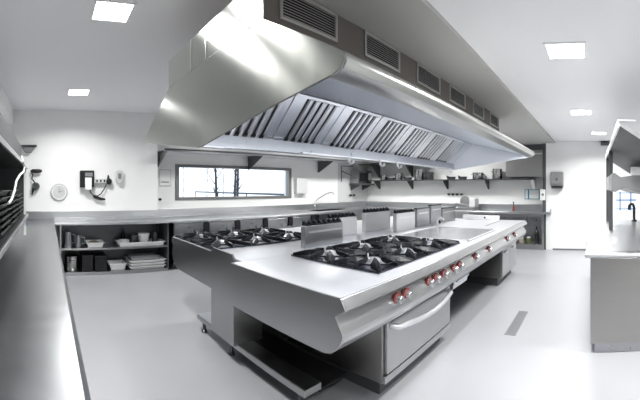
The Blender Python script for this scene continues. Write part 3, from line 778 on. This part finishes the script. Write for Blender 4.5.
def plate(name, label, cat, X, y0, y1, z0, z1, th, m, extra=None):
    t = thing(name, label, cat, (X, (y0 + y1) / 2, z0))
    MB().box(X, X + th, y0, y1, z0, z1).build(name + '_plate', m, t, bevel=min(.006, th * .3))
    if extra:
        for nm, a in extra:
            MB().box(X + th, X + th + .003, *a[:4]).build(nm, a[4], t)
    return t
plate('paper_sign', 'pale paper notice pinned left of the window', 'notice', XW, 2.24, 2.50, 1.52, 1.87, .012, 'lightgrey', [('notice_sheet', (2.26, 2.48, 1.55, 1.85, 'paper')), ('notice_lines', (2.29, 2.45, 1.60, 1.62, 'lightgrey'))])
plate('power_socket', 'small black socket below the paper notice', 'socket', XW, 2.22, 2.29, 1.23, 1.285, .02, 'lightgrey', [('socket_insert', (2.228, 2.282, 1.236, 1.279, 'black'))])
plate('mounted_dispenser', 'pale grey box mounted right of the window', 'dispenser', XW, 5.76, 6.13, 1.35, 1.73, .12, 'lightgrey', [('box_slot', (5.82, 6.07, 1.42, 1.43, 'lightgrey'))])
plate('double_socket', 'dark double socket on the grey splash panel', 'socket', XW + .012, 7.87, 8.20, 1.22, 1.31, .02, 'lightgrey', [('socket_insert', (7.89, 8.02, 1.235, 1.295, 'black')), ('socket_insert', (8.05, 8.18, 1.235, 1.295, 'black'))])

# window wall shelf
ws = thing('bracket_shelf', 'long steel shelf above the window on dark triangular brackets', 'shelf', (-6.45, 5, 2.2))
MB().box(XW + .001, -6.13, 2.15, 8.20, 2.205, 2.225).build('shelf_board', 'alu', ws)
MB().box(-6.15, -6.13, 2.15, 8.20, 2.18, 2.235).build('shelf_lip', 'topx', ws)
def tri_bracket(root, o, axis, depth, height, z, m='darkgrey', th=.02):
    """right-angled triangular bracket hanging from z, against the wall"""
    if axis == 'Y':      # plate in the XZ plane, at y = o
        MB().prism([(XW + .001, z), (XW + depth, z), (XW + depth, z - .03), (XW + .04, z - height), (XW + .001, z - height)], o - th / 2, o + th / 2).build('bracket', m, root)
    else:                # against the niche wall, plate in the YZ plane at x = o
        MB().prism([(YN - .001, z), (YN - depth, z), (YN - depth, z - .03), (YN - .04, z - height), (YN - .001, z - height)], o - th / 2, o + th / 2, 'X').build('bracket', m, root)
for yy in (2.2, 4.38, 6.62):
    tri_bracket(ws, yy, 'Y', .56, .30, 2.205, 'grey' if yy < 3 else 'darkgrey')

# niche shelves
ns = thing('bracket_shelf', 'long dark-edged shelf carrying pots along the niche wall', 'shelf', (-4, 8.6, 1.7))
MB().box(-6.40, -1.50, 8.42, YN - .001, 1.69, 1.715).build('shelf_board', 'dark', ns)
for xx in (-6.22, -5.05, -3.93, -2.75):
    tri_bracket(ns, xx, 'X', .30, .24, 1.69, th=.03)
tri_bracket(ns, -1.53, 'X', .30, .24, 1.69, 'white', th=.08)
us = thing('upper_bracket_shelf', 'short upper shelf with dark brackets above the niche pots', 'shelf', (-5.6, 8.6, 2.2))
MB().box(-6.70, -4.2, 8.30, YN - .001, 2.205, 2.225).build('shelf_board', 'dark', us)
for xx in (-6.22, -5.05):
    tri_bracket(us, xx, 'X', .45, .40, 2.205, th=.03)
ZP = 1.716
def spot(x, r, h, m, label, name='stock_pot', handles=True):
    pot(x, 8.60, ZP, r, h, m, name, label + ' on the niche shelf', handles=handles)
spot(-5.93, .11, .15, 'potsteel', 'small bright pot leftmost')
spot(-5.40, .12, .19, 'potsteel', 'bright pot second from the left')
spot(-4.72, .14, .28, 'potsteel', 'largest tall bright pot')
spot(-4.40, .11, .21, 'dark', 'dark tall pot beside the largest bright pot')
spot(-2.98, .15, .16, 'potsteel', 'wide low bright pot')
spot(-2.46, .13, .25, 'potsteel', 'tall bright pot next to the steel wall cupboard')
for i, (xx, lab) in enumerate([(-5.68, 'low dark pan between the two leftmost bright pots'), (-5.10, 'low dark pan left of the largest bright pot'), (-3.75, 'low dark pan in the middle of the shelf'), (-3.42, 'low dark pan left of the wide low pot')]):
    t = thing('frying_pan', lab + ' on the niche shelf', 'pan', (xx, 8.6, ZP))
    MB().lathe([(.10, 0), (.105, .006), (.13, .07), (.125, .07), (.10, .012), (0, .012)], (xx, 8.6, ZP), 20).build('pan_body', 'darkgrey', t, smooth=True)
    MB().tube([(xx, 8.48, ZP + .055), (xx - .02, 8.36, ZP + .085)], .012, 8).build('pan_handle', 'black', t)
wc = thing('hanging_cupboard', 'brushed steel cupboard hung high in the niche corner', 'cupboard', (-1.78, 8.6, 1.76))
MB().box(-2.20, -1.255, 8.47, YN - .001, 1.76, 2.42).build('cupboard_body', 'cabinet', wc, bevel=.004)
MB().box(-2.19, -1.265, 8.455, 8.47, 1.77, 2.26).build('cupboard_door', 'cabinet', wc, bevel=.004)
MB().box(-2.20, -1.255, 8.46, YN - .001, 2.42, 2.56).build('cupboard_top', 'darkgrey', wc)
MB().box(-1.60, -1.27, 8.43, 8.46, 2.31, 2.35).build('cupboard_rail', 'alu', wc)

# microwave on a bracket in the window corner
mw = thing('microwave', 'silver microwave with dark door on a wall bracket in the corner', 'microwave', (-6.5, 8.25, 1.6))
MB().box(-6.70, -6.40, 7.95, 8.60, 1.62, 2.0).build('microwave_body', 'steel', mw, bevel=.01)
MB().box(-6.40, -6.385, 8.02, 8.42, 1.68, 1.94).build('microwave_door', 'black', mw, bevel=.004)
MB().box(-6.40, -6.385, 8.45, 8.58, 1.66, 1.95).build('control_panel', 'grey', mw)
br = thing('microwave_bracket', 'dark bracket shelf under the corner microwave', 'bracket', (-6.5, 8.25, 1.5))
MB().box(XW + .013, -6.33, 7.90, 8.66, 1.57, 1.615).build('bracket_shelf', 'darkgrey', br)
for yy in (8.0, 8.55):
    MB().prism([(XW + .013, 1.57), (-6.36, 1.57), (XW + .04, 1.42), (XW + .013, 1.42)], yy - .01, yy + .01).build('bracket_arm', 'darkgrey', br)
fb = thing('folding_bracket', 'thin dark triangular rod bracket left of the corner microwave', 'bracket', (XW + .02, 7.6, 1.7))
MB().tube([(XW + .025, 7.55, 2.12), (XW + .42, 7.60, 2.10)], .012).build('top_rod', 'darkgrey', fb)
MB().tube([(XW + .025, 7.55, 2.12), (XW + .025, 7.55, 1.66)], .012).build('wall_rod', 'darkgrey', fb)
MB().tube([(XW + .025, 7.55, 1.98), (XW + .30, 8.0, 1.75)], .012).build('brace_rod', 'darkgrey', fb)

# niche signs
t = thing('notice_board', 'white notice with blue edges on the niche wall', 'sign', (-1.6, YN, 1.2))
MB().box(-1.78, -1.40, YN - .012, YN - .001, 1.20, 1.45).build('sign_board', 'white', t)
b = MB().box(-1.78, -1.765, YN - .016, YN - .012, 1.20, 1.45).box(-1.70, -1.665, YN - .016, YN - .012, 1.20, 1.45).box(-1.78, -1.40, YN - .016, YN - .012, 1.437, 1.45).box(-1.78, -1.40, YN - .016, YN - .012, 1.20, 1.213)
b.box(-1.415, -1.40, YN - .016, YN - .012, 1.20, 1.45)
b.build('sign_border', 'teal', t)
t = thing('switch_box', 'white box with grey button on the jamb beside the blue-edged notice', 'switch box', (-1.24, 8.3, 1.19))
MB().box(-1.30, -1.175, 8.28, 8.328, 1.19, 1.45).build('switch_box_body', 'white', t, bevel=.008)
MB().lathe([(0, 0), (.03, 0), (.03, .012), (0, .012)], (-1.235, 8.268, 1.33), 14, 'Y').build('switch_button', 'grey', t)
# towel dispenser on the right wall
td = thing('paper_towel_dispenser', 'grey paper towel dispenser on the white right wall', 'dispenser', (-.885, YR, 1.49))
MB().prism([(YR - .001, 1.49), (YR - .16, 1.53), (YR - .20, 1.60), (YR - .20, 1.80), (YR - .15, 1.87), (YR - .001, 1.87)], -1.035, -.735, 'X').build('dispenser_cover', 'grey', td, bevel=.02)
MB().box(-1.02, -.75, YR - .16, YR - .02, 1.475, 1.50).build('towel_slot', 'darkgrey', td)
MB().box(-.91, -.86, YR - .206, YR - .20, 1.66, 1.72).build('level_window', 'darkgrey', td)

# ------------------------------------------------------------------ floor drain
dn = thing('floor_drain', 'long dark slotted drain cover in the aisle floor', 'floor drain', (-.85, 3.78, 0))
MB().box(-.91, -.79, 3.43, 4.13, .0, .004).build('drain_frame', 'grey', dn)
s = MB()
for k in range(22):
    y = 3.45 + .031 * k
    s.box(-.90, -.80, y, y + .016, .004, .006)
s.build('drain_bars', 'midgrey', dn)

# ------------------------------------------------------------------ right counter block and gantry
cb = thing('prep_counter', 'stainless counter block at the right edge with dark toe kick', 'counter', (.6, 4.6, 0))
MB().prism([(3.15, .862), (3.135, .868), (3.128, .885), (3.14, .908), (3.17, .918), (6.22, .918), (6.22, .862)], -.085, 1.35, 'X').build('counter_top', 'topx', cb, bevel=.008)
MB().box(-.036, 1.30, 3.15, 6.18, .085, .862).build('counter_body', 'cabinet', cb, bevel=.006)
MB().box(.0, 1.26, 3.17, 6.12, 0, .085).build('toe_kick', 'fascia', cb)
gt = thing('gantry_shelf', 'tall steel heat gantry with dark underside above the right counter', 'gantry', (.6, 4.5, .918))
MB().prism([(.205, 2.01), (.80, 1.63), (.81, 1.645), (.215, 2.03)], 2.85, 6.1).build('canopy', 'darkgrey', gt)
MB().prism([(.185, 1.99), (.205, 1.985), (.213, 2.05), (.19, 2.055)], 2.84, 6.11).build('canopy_edge', 'white', gt, bevel=.003)
MB().prism([(.205, 2.005), (.81, 1.62), (.82, 1.645), (.215, 2.032)], 2.835, 2.85).build('canopy_edge', 'lightgrey', gt)
MB().box(.19, .34, 2.83, 2.86, 2.04, 2.055).build('top_bar', 'white', gt)
MB().prism([(.20, 1.455), (.205, 1.66), (.225, 1.675), (.30, 1.62), (.95, 1.70), (.95, 1.38), (.55, 1.42), (.34, 1.50), (.24, 1.445)], 4.0, 6.0).build('lower_housing', 'grey', gt, bevel=.01)
MB().box(.42, .95, 3.98, 4.05, 1.64, 1.74).build('housing_bracket', 'white', gt, bevel=.01)
for xx, yy in ((.225, 4.75), (.225, 5.9), (.88, 4.75), (.88, 5.9)):
    MB().box(xx - .026, xx + .026, yy - .026, yy + .026, .918, 2.0 if xx < .5 else 1.66).build('gantry_post', 'dark', gt)

t = thing('mounted_board', 'white board with blue lines on the right wall behind the gantry', 'board', (.8, YR, .95))
MB().box(.46, 1.12, YR - .012, YR - .001, .90, 1.42).build('board_panel', 'white', t)
for nm, q in (('vertical_line', (.60, .625, .95, 1.40)), ('vertical_line', (.86, .885, .95, 1.40)), ('horizontal_line', (.52, 1.0, 1.185, 1.21)), ('horizontal_line', (.52, 1.0, 1.36, 1.375)), ('horizontal_line', (.52, 1.0, .98, .995))):
    MB().box(q[0], q[1], YR - .015, YR - .012, q[2], q[3]).build(nm, 'blue', t)
t = thing('counter_tap', 'black tap standing on the right counter behind the gantry post', 'tap', (.68, 5.95, .918))
MB().tube([(.68, 5.95, .918), (.68, 5.95, 1.16), (.66, 5.93, 1.21), (.62, 5.90, 1.22), (.59, 5.88, 1.19), (.585, 5.875, 1.12)], .022, 10).build('tap_spout', 'black', t, smooth=True)
MB().lathe([(.045, 0), (.045, .02), (.025, .03), (0, .03)], (.68, 5.95, .918), 16).build('tap_base', 'black', t, smooth=True)
t = thing('ceiling_sensor', 'small dark box high on the right wall beside the gantry', 'sensor', (.25, YR, 2.54))
MB().prism([(YR - .001, 2.59), (YR - .14, 2.59), (YR - .14, 2.55), (YR - .10, 2.50), (YR - .001, 2.50)], .15, .36, 'X').build('sensor_body', 'darkgrey', t, bevel=.01)
MB().box(.20, .30, YR - .145, YR - .14, 2.555, 2.58).build('sensor_lens', 'black', t)

# ------------------------------------------------------------------ world, camera, view
wd = bpy.data.worlds.new('outdoor_sky')
scene.world = wd
wd.use_nodes = True
bg = wd.node_tree.nodes['Background']
bg.inputs['Color'].default_value = (.90, .95, 1, 1)
bg.inputs['Strength'].default_value = 1.25

F = 348.4
cam = bpy.data.cameras.new('camera')
cam.type = 'PANO'
cam.panorama_type = 'CENTRAL_CYLINDRICAL'
cam.central_cylindrical_range_u_min = -320 / F
cam.central_cylindrical_range_u_max = 320 / F
cam.central_cylindrical_range_v_min = -(400 - 187.43) / F
cam.central_cylindrical_range_v_max = 187.43 / F
cam.central_cylindrical_radius = 1.0
cam.clip_start = .02
co = bpy.data.objects.new('camera', cam)
col.objects.link(co)
co.location = (0, 0, 1.5)
co.rotation_euler = (PI / 2, 0, (594.4 - 320) / F)
scene.camera = co

scene.view_settings.view_transform = 'Standard'
scene.view_settings.look = 'Medium High Contrast'
scene.view_settings.exposure = 0.33
